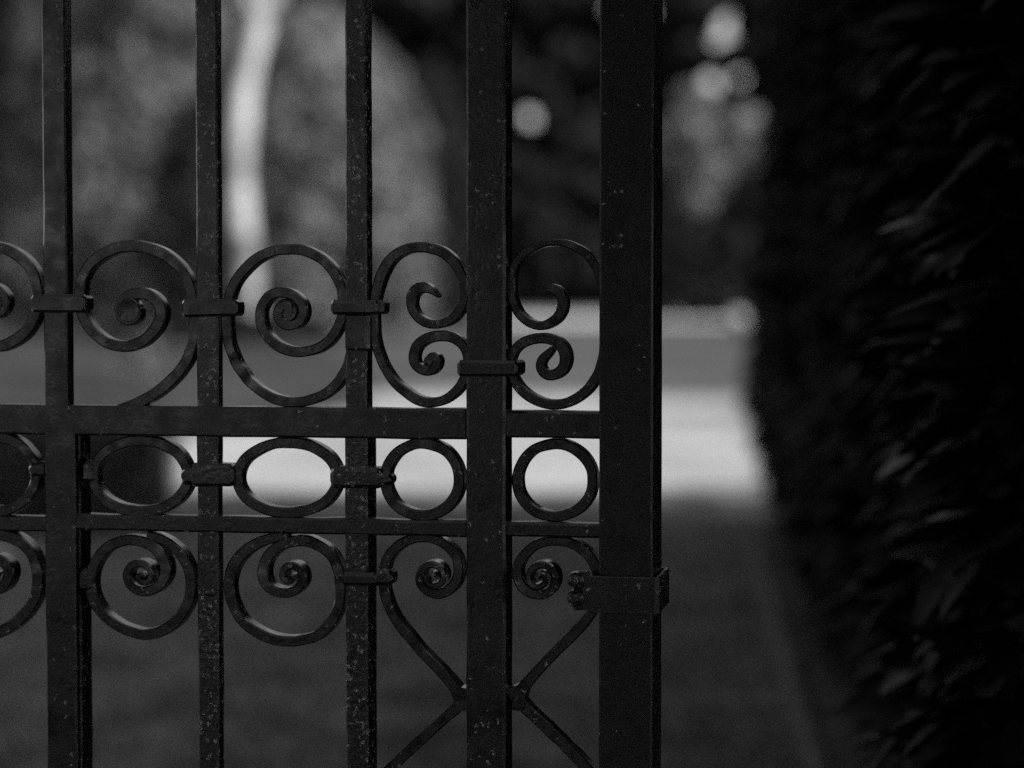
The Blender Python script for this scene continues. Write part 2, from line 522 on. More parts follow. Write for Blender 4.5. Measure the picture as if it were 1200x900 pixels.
def boss(cx, cy, rp, v0, seed, depth=0.017):
    '''hammered eye that closes the middle of a scroll'''
    u, w = G(cx, cy, v0)
    r0 = rp * MM
    verts, faces = [], []
    n = 20
    prof = [(0.55, v0 + 0.0004), (0.9, v0), (1.0, v0 + 0.0014), (1.0, v0 + depth)]
    for (f, v) in prof:
        for k in range(n):
            a = 2 * math.pi * k / n
            q = r0 * f * (1 + 0.05 * noise.noise(Vector((math.cos(a) * 1.5, math.sin(a) * 1.5, seed))))
            verts.append((u + q * math.cos(a), v + 0.0007 * noise.noise(Vector((math.cos(a) * 2, math.sin(a) * 2, seed + f))), w + q * math.sin(a)))
    verts.append((u, v0 + 0.0008, w)); verts.append((u, v0 + depth, w))
    for i in range(3):
        for k in range(n):
            faces.append((i * n + k, i * n + (k + 1) % n, (i + 1) * n + (k + 1) % n, (i + 1) * n + k))
    for k in range(n):
        faces.append((4 * n, (k + 1) % n, k)); faces.append((4 * n + 1, 3 * n + k, 3 * n + (k + 1) % n))
    o = mesh_obj('scroll_eye', verts, faces, M['paint'], gate, sharp=35)


boss(150, 363.5, 15, 0.0032, 1)
boss(335, 364, 14, 0.0046, 2)
boss(-10, 355, 15, 0.0032, 3)
boss(505, 425, 9.5, 0.0048, 4)
# rings between the rails


def ring(cx, cy, a, b, w, seed, v0=0.004, depth=0.020, tilt=0.0):
    pts = []
    for k in range(26):
        t = 2 * math.pi * k / 26
        r = 1 + 0.012 * noise.noise(Vector((math.cos(t) * 2, math.sin(t) * 2, seed)))
        pts.append((cx + a * r * math.cos(t), cy + b * r * math.sin(t) + tilt * math.cos(t)))
    sweep('ring', pts, w, depth, v0, closed=True, seed=seed)


ring(-6, 556, 48, 44, 13, 11)
ring(164, 558, 56.5, 42, 13, 12)
ring(336.5, 560, 59.5, 41.5, 13, 13)
ring(494.5, 562, 44, 43, 13, 14)
ring(650, 563, 45, 43, 12.5, 15)

# scrolls under the thin rail
S1 = [(172, 627, 11), (190, 632, 12), (210, 648, 13), (223, 674, 14), (221, 703, 14), (204, 730, 13.5), (178, 744, 13), (150, 740, 13), (122, 722, 13), (106, 696, 14), (107, 668, 13.5), (122, 644, 13), (146, 633, 12.5),
      (171, 636, 13.5), (189, 650, 14), (195, 670, 14), (186, 688, 13), (167, 694, 12), (152, 685, 11), (149, 669, 10), (160, 659, 9.5), (174, 661, 9), (181, 672, 8.5), (175, 683, 8), (164, 683, 7.5), (161, 674, 6.5), (168, 669, 6), (173, 675, 5)]
sweep('scroll', S1, 13, 0.021, v0=0.005, cone=0.009, seed=6)
S2 = [(336, 628, 11), (312, 632, 12.5), (289, 644, 13.5), (271, 667, 14), (268, 694, 13.5), (281, 725, 13), (308, 746, 13), (340, 752, 12.5), (372, 745, 13), (394, 718, 13.5), (399, 686, 13), (392, 656, 13.5), (375, 640, 13.5),
      (350, 633, 13), (325, 641, 13.5), (310, 658, 14), (309, 678, 14), (321, 693, 12.5), (338, 695, 12), (352, 689, 11), (357, 675, 10), (352, 664, 9.5), (340, 661, 9), (331, 669, 8.5), (333, 681, 8), (344, 683, 7.5), (348, 675, 6.5), (342, 671, 5.5), (339, 676, 5)]
sweep('scroll', S2, 13, 0.021, v0=0.005, cone=0.009, seed=7)
SZ = [(-60, 640), (-84, 668), (-88, 700), (-70, 732), (-40, 745), (-8, 744), (20, 728), (40, 702), (44, 675), (36, 648), (14, 630), (-12, 628), (-36, 642), (-42, 664), (-34, 686), (-12, 694), (8, 684), (12, 666), (0, 654), (-14, 660), (-16, 672), (-6, 677)]
sweep('scroll', SZ, 14, 0.022, v0=0.005, cone=0.006, seed=8)
S3 = [(541, 833, 17), (538, 815, 15), (526, 798, 13), (505, 776, 12.5), (480, 748, 12.5), (462, 724, 12.5), (450, 694, 12.5), (449, 668, 12), (456, 650, 12.5), (473, 635, 12.5), (496, 630, 10.5), (518, 636, 11), (534, 652, 11.5), (538, 672, 12), (530, 689, 12.5), (514, 697, 12),
      (498, 691, 10), (491, 678, 9.5), (496, 664, 9), (509, 659, 8.5), (520, 666, 8), (523, 678, 7.5), (515, 688, 7), (504, 685, 6.5), (500, 676, 6.5), (507, 669, 6), (514, 674, 6), (511, 680, 5)]
sweep('scroll', S3, 12, 0.022, v0=0.005, cone=0.014, seed=9)
S4 = [(606, 833, 17), (609, 812, 15), (622, 795, 13), (652, 763, 12.5), (682, 733, 12.5), (698, 710, 12), (703, 690, 12), (699, 668, 12.5), (690, 651, 12.5), (672, 638, 11.5), (649, 634, 11), (627, 639, 11.5), (610, 655, 12), (605, 674, 12.5), (613, 690, 12.5), (632, 698, 11.5),
      (648, 691, 10), (653, 676, 9.5), (645, 662, 9), (630, 661, 8.5), (620, 670, 8), (621, 683, 7.5), (633, 689, 7), (643, 681, 6.5), (641, 671, 6), (632, 669, 6), (628, 676, 6), (634, 680, 5)]
sweep('scroll', S4, 12, 0.022, v0=0.005, cone=0.014, seed=10)
# the crossing braces go on downwards from the stile
sweep('brace', [(543, 806, 17), (538, 826, 15), (520, 843, 12.5), (490, 870, 12.5), (455, 903, 12.5), (410, 950, 12.5), (360, 1005, 12.5)], 12.5, 0.022, v0=0.006, seed=21)
sweep('brace', [(599, 806, 17), (607, 822, 16), (622, 836, 13.5), (650, 863, 13), (688, 901, 13), (735, 952, 13)], 13, 0.022, v0=0.006, seed=22)

# collars that tie the scrolls to the bars
block('collar', 35, 345.5, 99, 366.2, -0.009, 0.014, 0.0032,seed=31, rough=0.0015)
block('collar', 88, 346.5, 101, 365.2, -0.005, 0.03, 0.003,seed=32)
block('collar', 212, 351, 278, 371.2, -0.009, 0.034, 0.0032,seed=33, rough=0.0015)
block('collar', 387, 351, 443, 369.2, -0.009, 0.014, 0.0032,seed=34, rough=0.0015)
block('collar', 436, 352, 449.5, 368.2, -0.006, 0.034, 0.003,seed=35)
block('collar', 535, 422.5, 606, 441.2, -0.016, 0.058, 0.0032,seed=36, rough=0.0012)
block('collar', 222, 543, 273, 571, -0.004, 0.03, 0.004,seed=37, m=M['paint_rough'], rough=0.002)
block('collar', 211, 547, 232, 568, -0.002, 0.026, 0.005,seed=38, rough=0.003)
block('collar', 386, 547, 447, 573, -0.005, 0.032, 0.005,seed=39, m=M['paint_rough'], rough=0.003)
block('collar', 440, 555, 459, 569, -0.004, 0.03, 0.004,seed=40, m=M['paint_rough'], rough=0.002)
block('collar', 400, 672, 446, 687, -0.003, 0.022, 0.004,seed=41, rough=0.003)
block('collar', 436, 667, 460, 687, -0.006, 0.032, 0.005,seed=42, m=M['paint_rough'], rough=0.002)
block('collar', 93, 540, 112, 566, 0.001, 0.02, 0.005,seed=43, rough=0.003)
block('collar', 89, 667, 108, 694, 0.001, 0.02, 0.005,seed=44, rough=0.003)
block('collar', 32, 541, 56, 560, 0.001, 0.02, 0.005,seed=45, rough=0.003)
block('rivet', 236, 672, 252, 700, -0.004, 0.014, 0.004, seed=46, m=M['paint_rough'], rough=0.003)
block('collar', 404, 367, 433, 411.2, -0.003, 0.01, 0.003,seed=47, m=M['paint'], rough=0.0006)

# ------------------------------------------------------------------ the square post with its strap
pu0, _ = G(702, 450, -0.012); pu1, _ = G(765, 450, -0.012)
pc = GO + GU * ((pu0 + pu1) / 2) + GV * 0.033
post = empty('gate_post', pc, TH)
tag(post, 'smooth square black iron post with a bolted strap around it', 'post')
hw = (pu1 - pu0) / 2
rounded_box('shaft', -hw, hw, -0.045, 0.045, 0.0, 2.55, 0.0022, M['paint_post'], post, 0.0003, seed=51)
rounded_box('cap', -hw - 0.006, hw + 0.006, -0.051, 0.051, 2.55, 2.565, 0.003, M['paint_post'], post, 0.0)
rounded_box('foot_plate', -hw - 0.03, hw + 0.03, -0.075, 0.075, 0.0, 0.012, 0.002, M['paint_post'], post, 0.0)


def PL(px, py, v):        # post-local coordinates of a point on the plane v of the gate
    u, w = G(px, py, v)
    return u - (pu0 + pu1) / 2, w


v_f = -0.012 - 0.008
su0, sw1 = PL(688, 675.5, v_f); su1, sw0 = PL(769.5, 720, v_f)
# front plate, right-hand plate and back plate of the strap as one bent band
th = 0.005
path = [(su0 - 0.004, -0.0515), (su0 + 0.010, -0.0535), (su1 - 0.002, -0.0535), (su1, -0.0515), (su1, 0.048), (su1 - 0.002, 0.050), (su0, 0.050)]
verts, faces = [], []
for i, (a, b) in enumerate(path):
    pa = Vector(path[max(i - 1, 0)]); pb = Vector(path[min(i + 1, len(path) - 1)])
    t = (pb - pa).normalized(); nrm = Vector((t.y, -t.x))
    e = 0.0009
    dz = 0.0012 * noise.noise(Vector((i * 1.7, 0, 3)))
    o_ = Vector((a, b)) + nrm * th * 0.5; i_ = Vector((a, b)) - nrm * th * 0.5
    top = sw1 + dz + (0.001 if i < 2 else 0); bot = sw0 + dz * 0.5 + (0.003 if i < 1 else 0)
    for (p, z) in ((o_, bot + e), (o_, top - e), (o_ - nrm * e, top), (i_ + nrm * e, top), (i_, top - e), (i_, bot + e), (i_ + nrm * e, bot), (o_ - nrm * e, bot)):
        verts.append((p.x, p.y, z))
for i in range(len(path) - 1):
    for q in range(8):
        q2 = (q + 1) % 8
        faces.append((i * 8 + q, (i + 1) * 8 + q, (i + 1) * 8 + q2, i * 8 + q2))
faces.append(tuple(range(8))); faces.append(tuple((len(path) - 1) * 8 + q for q in range(8))[::-1])
M['strap'] = mat('strap_paint', 0.015, 0.42, 0.7, dark=0.012, light=0.02, scale=60, bump=0.35, bump_scale=250, fleck=-0.01, fleck_scale=140, wear_glint=1.0)
strap = mesh_obj('strap', verts, faces, M['strap'], post, sharp=25)
# turned-back lip that carries the two bolts
lx0, lw1 = PL(667, 669.5, v_f); lx1, lw0 = PL(690, 716, v_f)
lip = rounded_box('strap_lip', lx0 + 0.004, lx1, -0.050, -0.040, lw0, lw1, 0.002, M['strap'], post, 0.0015, seed=61)


def bolt(px, py, r):
    cx, cz = PL(px, py, v_f)
    verts, faces = [], []
    prof = [(1.0, -0.046), (1.06, -0.051), (0.98, -0.056), (0.62, -0.0575), (0.55, -0.0625), (0.38, -0.064), (0.0, -0.064)]
    n = 12
    for (f, y) in prof[:-1]:
        for k in range(n):
            a = 2 * math.pi * k / n
            rr = r * f * (1 + 0.08 * noise.noise(Vector((math.cos(a) * 2, math.sin(a) * 2, py))))
            verts.append((cx + rr * math.cos(a), y, cz + rr * math.sin(a)))
    verts.append((cx, prof[-1][1], cz))
    for i in range(len(prof) - 2):
        for k in range(n):
            k2 = (k + 1) % n
            faces.append((i * n + k, i * n + k2, (i + 1) * n + k2, (i + 1) * n + k))
    c = len(verts) - 1
    b0 = (len(prof) - 2) * n
    for k in range(n):
        faces.append((b0 + k, b0 + (k + 1) % n, c))
    mesh_obj('bolt', verts, faces, M['paint_rough'], post, sharp=30)


bolt(675, 680, 0.0098)
bolt(674.5, 701, 0.0102)
# ragged crumbs of rust lying on the strap's upper edge
for (px, py, s) in ((755, 668, 0.0032), (751, 669.5, 0.002), (778, 668, 0.0025), (683, 669, 0.002)):
    cx, cz = PL(px, py + 3, v_f)
    r0 = np.array([[(cx + rng.uniform(-1, 1) * s), -0.047 + rng.uniform(-1, 1) * 0.002, cz + rng.uniform(-0.3, 1) * s] for _ in range(9)])
    import bmesh
    bm = bmesh.new()
    for p in r0: bm.verts.new(p)
    bmesh.ops.convex_hull(bm, input=bm.verts)
    me = bpy.data.meshes.new('rust_flake'); bm.to_mesh(me); bm.free()
    link_mesh('rust_flake', me, M['stone'], post)


# ------------------------------------------------------------------ ground
def sheet(name, pts, z, m, sub=None):
    me = bpy.data.meshes.new(name)
    me.from_pydata([(p[0], p[1], z) for p in pts], [], [tuple(range(len(pts)))])
    o = link_mesh(name, me, m)
    o['kind'] = 'structure'
    return o


sheet('ground', [(-900, -300), (900, -300), (900, 1500), (-900, 1500)], 0.0, M['lawn'])
gp = lambda px, py: on_ground(px, py).xy


def wavy(pts, amp, f, seed):
    C = catmull([tuple(p) for p in pts], 0.8)
    return [(c[0] + amp * noise.noise(Vector((c[0] * f, c[1] * f, seed))), c[1] + amp * noise.noise(Vector((c[0] * f, c[1] * f, seed + 7)))) for c in C]


# lawn beyond the shade
sheet('lawn', [(-40, 22), (60, 22), (60, 200), (-60, 200)], 0.004, M['far_lawn'])
# pale gravel drive crossing behind the gate
near = [gp(215, 572), gp(260, 578), gp(400, 578), gp(600, 578), gp(800, 574), gp(905, 570), gp(1100, 570), gp(1500, 570)]
far = [gp(1500, 465), gp(1150, 465), gp(900, 465), gp(700, 465), gp(520, 457), gp(450, 462), gp(400, 482), gp(320, 500), gp(230, 512), gp(190, 540)]
sheet('drive', wavy(near, 0.25, 0.5, 2) + wavy(far, 0.4, 0.3, 4), 0.008, M['gravel'])
sheet('clearing', [gp(560, 380), gp(1000, 380), gp(1000, 370), gp(560, 370)], 0.012, M['dry'])

sheet('verge', wavy([gp(470, 495), gp(700, 495), gp(950, 495)], 0.15, 0.5, 5) + wavy([gp(950, 482), gp(700, 483), gp(470, 483)], 0.15, 0.5, 6), 0.012, M['verge'])
sheet('lawn_shade', wavy([gp(-200, 500), gp(60, 496), gp(190, 500), gp(330, 488), gp(420, 470), gp(440, 450)], 0.3, 0.5, 9) + wavy([gp(415, 425), gp(380, 405), gp(300, 398), gp(150, 396), gp(-100, 396), gp(-400, 398)], 0.5, 0.2, 10), 0.016, M['lawn_shade_tone'])  # dark sheet laid on the left lawn as painted tree shade

# short grass around the gate
n = 26000
gy = rng.uniform(2.5, 16, n) ** 1.0
gx = rng.uniform(-4.2, 1.2, n) * (0.4 + gy / 16)
ok = gx < 0.36 + 0.072 * gy
gx, gy = gx[ok], gy[ok]
n = len(gx)
h = rng.uniform(0.015, 0.05, n)
az = rng.uniform(0, 2 * math.pi, n)
w = 0.006
dx, dy = np.cos(az) * w, np.sin(az) * w
lx, ly = rng.normal(0, 0.02, n), rng.normal(0, 0.02, n)
P = np.stack([np.stack([gx - dx, gy - dy, np.full(n, 0.002)], 1), np.stack([gx + dx, gy + dy, np.full(n, 0.002)], 1),
              np.stack([gx + dx * .2 + lx, gy + dy * .2 + ly, h], 1), np.stack([gx - dx * .2 + lx, gy - dy * .2 + ly, h], 1)], 1)
o = quads_mesh('grass', P, M['grass']); tag(o, 'short shaded grass of the lawn behind the gate', 'grass', kind='stuff')

# ------------------------------------------------------------------ edging stones under the laurel hedge
HX = lambda y: 0.413 + 0.072 * y           # where the hedge's foot runs
HD = Vector((0.072, 1, 0)).normalized()
edge = empty('stone_edging', (HX(2.0), 2.0, 0))
tag(edge, 'low pale stone edging running along the foot of the laurel hedge', 'edging')
sm = None
y = 2.1
k = 0
smesh = []
for q in range(4):
    L_, W_, H_ = 0.44 + 0.03 * q, 0.052, 0.05 + 0.008 * (q % 3)
    t = rounded_box('edging_stone', -L_ / 2, L_ / 2, -W_ / 2, W_ / 2, -0.02, H_, 0.01, M['stone'], edge, 0.004, seed=70 + q)
    smesh.append((t.data, L_)); bpy.data.objects.remove(t)
ang = math.atan2(HD.y, HD.x)
while y < 15.5:
    me, L_ = smesh[k % 4]
    o = bpy.data.objects.new('edging_stone', me); COL.objects.link(o); o.parent = edge
    yc = y + L_ / 2
    o.location = (HX(yc) - HX(2.0), yc - 2.0, rng.uniform(-0.006, 0.006))
    o.rotation_euler = (0, rng.uniform(-.02, .02), ang + rng.uniform(-.02, .02))
    y += L_ + 0.012
    k += 1

# ------------------------------------------------------------------ laurel hedge on the right
hedge = empty('laurel_hedge', (HX(8) + 0.6, 8.0, 0))
tag(hedge, 'tall dark laurel hedge with long glossy leaves right of the gate', 'hedge')
HO = Vector(hedge.location)
Y0, Y1, HH, HT = 3.45, 15.3, 3.9, 1.2


def hedge_top(y):
    return 2.25 + 0.13 * (y - 3.45) + 0.1 * noise.noise(Vector((y * 0.5, 4, 4)))


def hedge_face(y, z):
    """x of the leafy face at distance y and height z"""
    b = 0.10 * noise.noise(Vector((y * 0.7, z * 0.8, 3.0))) + 0.05 * noise.noise(Vector((y * 2.1, z * 2.3, 8.0)))
    taper = -0.10 + 0.10 * abs(z - 0.9) * 0.6 + 0.14 * max(0.0, min(1.0, (0.75 - z) / 0.5))
    return HX(y) + 0.02 + b + taper + 0.04


# inner mass of close-set shaded leaves and twigs
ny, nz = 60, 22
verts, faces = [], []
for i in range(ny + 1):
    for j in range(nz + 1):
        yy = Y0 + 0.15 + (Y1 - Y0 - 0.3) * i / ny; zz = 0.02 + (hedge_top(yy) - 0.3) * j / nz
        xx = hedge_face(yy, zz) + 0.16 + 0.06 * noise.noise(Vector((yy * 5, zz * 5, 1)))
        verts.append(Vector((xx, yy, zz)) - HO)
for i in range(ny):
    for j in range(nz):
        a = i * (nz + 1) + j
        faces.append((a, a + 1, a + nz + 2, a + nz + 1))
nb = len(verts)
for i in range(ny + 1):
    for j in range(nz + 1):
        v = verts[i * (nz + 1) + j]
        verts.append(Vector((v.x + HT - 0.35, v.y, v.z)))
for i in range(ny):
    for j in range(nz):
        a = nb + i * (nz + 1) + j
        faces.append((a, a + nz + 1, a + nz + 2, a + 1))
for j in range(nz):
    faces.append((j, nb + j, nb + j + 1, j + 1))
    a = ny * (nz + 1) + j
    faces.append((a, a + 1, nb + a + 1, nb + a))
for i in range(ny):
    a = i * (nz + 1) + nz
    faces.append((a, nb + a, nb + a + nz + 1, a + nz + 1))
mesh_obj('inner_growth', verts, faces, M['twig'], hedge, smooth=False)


def laurel_template(L, Wd, droop, fold):
    """a folded, drooping leaf: midrib along +X, upper face +Z"""
    xs = [0, 0.12, 0.35, 0.62, 0.85, 1.0]
    ws = [0.03, 0.34, 0.5, 0.46, 0.24, 0.0]
    v, f = [], []
    for x, w_ in zip(xs, ws):
        z = -droop * x * x * L
        zz = z + fold * w_ * Wd
        v += [(x * L, -w_ * Wd, zz), (x * L, 0, z), (x * L, w_ * Wd, zz)]
    for i in range(len(xs) - 1):
        a = i * 3
        if i < len(xs) - 2:
            f += [(a, a + 3, a + 4, a + 1), (a + 1, a + 4, a + 5, a + 2)]
        else:
            f += [(a, a + 4, a + 1), (a + 1, a + 4, a + 2)]
    # drop the doubled tip vertices
    v = v[:-3] + [v[-2]]
    f2 = []
    for q in f:
        f2.append(tuple(15 if i_ == 16 else i_ for i_ in q))
    return v, f2


T = [laurel_template(0.125, 0.050, 0.10, 0.18), laurel_template(0.105, 0.044, -0.12, 0.30), laurel_template(0.135, 0.050, 0.22, 0.15)]
TM = []
for v, f in T:
    me = bpy.data.meshes.new('leaf'); me.from_pydata(v, [], f); me.update()
    me.polygons.foreach_set('use_smooth', [True] * len(me.polygons)); me.materials.append(M['laurel']); TM.append(me)


TY = []
for me in TM:
    m2 = me.copy(); m2.materials.clear(); m2.materials.append(M['young_laurel']); TY.append(m2)


def leaf_matrix(p, out_dir, s):
    """leaf at p whose midrib points along out_dir"""
    x = out_dir.normalized()
    up = Vector((rng.normal(0, .3), rng.normal(0, .3), 1))
    z = (up - x * up.dot(x)).normalized()
    y_ = z.cross(x)
    m_ = Matrix((x, y_, z)).transposed().to_4x4()
    m_ = Matrix.Translation(p) @ m_ @ Matrix.Scale(s, 4)
    return m_


cands = []
NL = 13000
for i in range(NL):
    yy = Y0 + (Y1 - Y0) * rng.uniform() ** 1.25
    zz = rng.uniform(0.05, hedge_top(yy))
    d_in = abs(rng.normal(0, 0.07))
    p = Vector((hedge_face(yy, zz) + d_in + 0.04, yy, zz))
    od = Vector((-1, rng.normal(-0.25, 0.5), rng.normal(-0.30, 0.33)))
    cands.append((p, od, rng.uniform(0.7, 1.15), d_in))
for i in range(2500):      # top of the hedge and its near and far ends
    if i < 1300:
        yy = rng.uniform(Y0, Y1); p = Vector((HX(yy) + rng.uniform(0, HT), yy, hedge_top(yy) + rng.normal(-0.15, 0.06))); od = Vector((rng.normal(0, .6), rng.normal(0, .6), 0.5))
    else:
        e = i % 2
        yy = (Y0 if e else Y1) + rng.normal(0, .06); p = Vector((HX(yy) + rng.uniform(0, HT), yy, rng.uniform(0.05, hedge_top(yy)))); od = Vector((rng.normal(0, .5), -1 if e else 1, rng.normal(-.4, .4)))
    cands.append((p, od, rng.uniform(0.7, 1.15), 1.0))


def screen(p):
    c, s = math.cos(PITCH), math.sin(PITCH)
    r = p - CAM
    zf = r.y * c - r.z * s; yu = r.y * s + r.z * c
    return 600 + FPX * r.x / zf, 450 - FPX * yu / zf, zf


near_l, rest = [], []
for cnd in cands:
    sx, sy, d = screen(cnd[0])
    if cnd[3] < 0.09 and 780 < sx < 1260 and -40 < sy < 940:
        near_l.append((d + (0.0 if rng.uniform() < 0.55 else 3.0), cnd))
    else:
        rest.append(cnd)
near_l.sort(key=lambda t: t[0])
rest += [c for _, c in near_l[295:]]
near_l = [c for _, c in near_l[:295]]
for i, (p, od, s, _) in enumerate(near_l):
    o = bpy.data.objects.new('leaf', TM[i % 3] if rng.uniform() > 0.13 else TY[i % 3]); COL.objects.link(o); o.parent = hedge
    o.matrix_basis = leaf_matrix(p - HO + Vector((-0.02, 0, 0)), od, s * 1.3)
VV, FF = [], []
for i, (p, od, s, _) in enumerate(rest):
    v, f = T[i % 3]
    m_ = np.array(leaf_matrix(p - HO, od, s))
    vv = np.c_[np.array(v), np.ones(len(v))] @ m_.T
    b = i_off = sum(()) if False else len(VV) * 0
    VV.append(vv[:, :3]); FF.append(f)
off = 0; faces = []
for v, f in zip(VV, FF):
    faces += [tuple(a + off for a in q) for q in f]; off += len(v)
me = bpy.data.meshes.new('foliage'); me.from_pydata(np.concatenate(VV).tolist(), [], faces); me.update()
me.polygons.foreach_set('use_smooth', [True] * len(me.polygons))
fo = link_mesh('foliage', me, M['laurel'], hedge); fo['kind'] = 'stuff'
for i in range(14):
    yy = Y0 + 0.4 + i * (Y1 - Y0 - 0.8) / 13
    x0 = HX(yy) + 0.5
    tube('stem', [Vector((x0, yy, 0)) - HO, Vector((x0 + .05, yy + .04, 1.0)) - HO, Vector((x0 - .03, yy, 1.9)) - HO], [0.035, 0.028, 0.015], M['bark'], hedge, seg=7)


# ------------------------------------------------------------------ trees and shrubs
def crown_points(n, c, rx, ry, rz, clumps, clump_r, shell=0.55):
    """leaf centres gathered in clumps that fill an uneven ellipsoid"""
    c = np.array(c, float)
    d = rng.normal(size=(clumps, 3)); d /= np.linalg.norm(d, axis=1, keepdims=True)
    r = rng.uniform(shell, 1.0, (clumps, 1)) ** 0.7
    cc = d * r * np.array([rx, ry, rz])
    k = rng.integers(0, clumps, n)
    e = rng.normal(size=(n, 3)); e /= np.linalg.norm(e, axis=1, keepdims=True)
    cr = clump_r * rng.uniform(0.6, 1.3, clumps)[k][:, None]
    P_ = c + cc[k] + e * cr * rng.uniform(0.5, 1.0, (n, 1)) * np.array([1, 1, 0.75])
    return P_, e


def limbs(parent, base, h, r, crown_c, crown_r, m, lean=(0, 0), nl=5, seg=9):
    pts, rad = [], []
    for i in range(8):
        f = i / 7
        pts.append((lean[0] * f * f + 0.12 * r * math.sin(3 * f), lean[1] * f * f, h * f))
        rad.append(r * (1.35 - 0.35 * min(1, f * 4)) * (1 - 0.65 * f))
    tr = tube('trunk', pts, rad, m, parent, seg=seg, wob=0.15)
    for i in range(nl):
        a = 2 * math.pi * i / nl + 0.7
        z0 = h * (0.45 + 0.08 * i)
        st = Vector((lean[0] * (z0 / h) ** 2, lean[1] * (z0 / h) ** 2, z0))
        en = Vector(crown_c) + Vector((math.cos(a) * crown_r * 0.6, math.sin(a) * crown_r * 0.6, crown_r * 0.25))
        mid = (st + en) / 2 + Vector((0, 0, -0.05 * h))
        tube('limb', [st, mid, en], [r * 0.35, r * 0.22, r * 0.06], m, tr, seg=6)


gaps = []      # openings in the far trees where the sky shows: (point, radius)


def carve(P_, base):
    keep = np.ones(len(P_), bool)
    W = P_ + np.array(base)
    for (q, r) in gaps:
        ax = (q - np.array(CAM)); ax /= np.linalg.norm(ax)
        rel = W - q
        along = rel @ ax
        dist = np.linalg.norm(rel - along[:, None] * ax, axis=1)
        keep &= dist > r + 0.55
    return keep


def broad_tree(name, label, x, y, h, cr, m=None, group=None, leaves=4000, leaf=0.6, base_z=1.5, cat='tree', tr=0.35, cl=40, lean=(0, 0), bark='bark', shell=0.5, do_carve=False):
    t = empty(name, (x, y, 0), 0)
    tag(t, label, cat, group)
    cz = base_z + (h - base_z) / 2
    P_, e = crown_points(leaves, (lean[0], lean[1], cz), cr, cr, (h - base_z) / 2 * 0.92, cl, cr * 0.33, shell)
    if do_carve:
        kp = carve(P_, (x, y, 0)); P_, e = P_[kp], e[kp]
    q = leaf_quads(P_, leaf, e, 0.6, 0.7)
    q[:, :, 2] = np.maximum(q[:, :, 2], 0.05)
    quads_mesh('crown', q, m or M['dark_leaf'], t)
    if do_carve:      # dense to the ground: only the foot of the trunk could ever show
        limbs(t, (0, 0, 0), min(8.0, h * 0.5), tr, (lean[0], lean[1], cz), cr, M[bark], lean, nl=0)
    else:
        limbs(t, (0, 0, 0), cz + (h - base_z) * 0.2, tr, (lean[0], lean[1], cz), cr, M[bark], lean)
    return t


def cone_shrub(name, label, x, y, h, r, m, leaves=9000, leaf=0.3, cat='shrub', group=None, power=0.62, tr=0.3, lump=0.12, expo=0.75):
    """clipped or naturally tapering evergreen: foliage on a surface of revolution with lumps and hollows"""
    t = empty(name, (x, y, 0), 0)
    tag(t, label, cat, group)
    f = rng.uniform(0, 1, leaves) ** 0.8
    a = rng.uniform(0, 2 * math.pi, leaves)
    z = f * h
    prof = r * np.where(f < 0.12, 0.75 + f / 0.12 * 0.25, (1 - ((f - 0.12) / 0.88) ** (1 / (1 - power))) ** expo)
    nz_ = np.array([noise.noise(Vector((math.cos(q) * 2.2, math.sin(q) * 2.2, zz * 1.1 * 6 / h + x))) + 0.6 * noise.noise(Vector((math.cos(q) * 6, math.sin(q) * 6, zz * 3 * 6 / h + x))) for q, zz in zip(a, z)])
    rr = prof * (1 + lump * nz_) - np.abs(rng.normal(0, 0.05 * r, leaves))
    P_ = np.stack([rr * np.cos(a), rr * np.sin(a), z + 0.05], 1)
    N = np.stack([np.cos(a), np.sin(a), np.full(leaves, 0.45)], 1)
    q = leaf_quads(P_, leaf, N, 0.7, 0.6)
    q[:, :, 2] = np.maximum(q[:, :, 2], 0.03)
    quads_mesh('foliage', q, m, t)
    tube('trunk', [(0, 0, 0), (0.05, 0, h * 0.5), (0, 0, h * 0.9)], [tr, tr * 0.6, tr * 0.15], M['bark'], t, seg=8)
    return t


rng = np.random.default_rng(21)
# sky gaps in the far trees
FAR = 172.0
for (px, py, rp) in ((620, 138, 10), (845, 28, 7), (857, 42, 6), (835, 97, 9), (866, 92, 8), (345, 38, 9), (374, 14, 14), (390, 22, 8), (716, 8, 6), (760, 14, 6), (36, 112, 6), (855, 20, 5), (838, 48, 5)):
    gaps.append((np.array(at_depth(px, py, FAR)), rp / FPX * FAR))

# the dark belt of trees at the far side of the grounds, two rows deep
x = -52.0; i = 0
far_lab = 'one of the tall dark trees closing the far side of the grounds'
while x < 34:
    broad_tree('dark_tree', far_lab, x + rng.uniform(-1, 1), FAR + rng.uniform(-3, 3), 30 + rng.uniform(-2, 4), 6.2, leaves=9000, leaf=1.1, base_z=0.3, group='far belt of dark trees', cl=60, tr=0.5, shell=0.3, do_carve=True)
    x += 7.5; i += 1
x = -48.0
while x < 40:
    broad_tree('dark_tree', far_lab, x + rng.uniform(-1, 1), FAR + 12, 34 + rng.uniform(-2, 4), 6.4, leaves=13000, leaf=1.4, base_z=0.3, group='far belt of dark trees', cl=50, tr=0.5, shell=0.3, do_carve=True)
    x += 8.0
x = -52.0
while x < 44:
    broad_tree('dark_tree', far_lab, x, FAR + 26, 38 + rng.uniform(-2, 3), 6.6, leaves=12000, leaf=1.6, base_z=0.3, group='far belt of dark trees', cl=50, tr=0.5, shell=0.2, do_carve=True)
    x += 7.0
rng = np.random.default_rng(33)

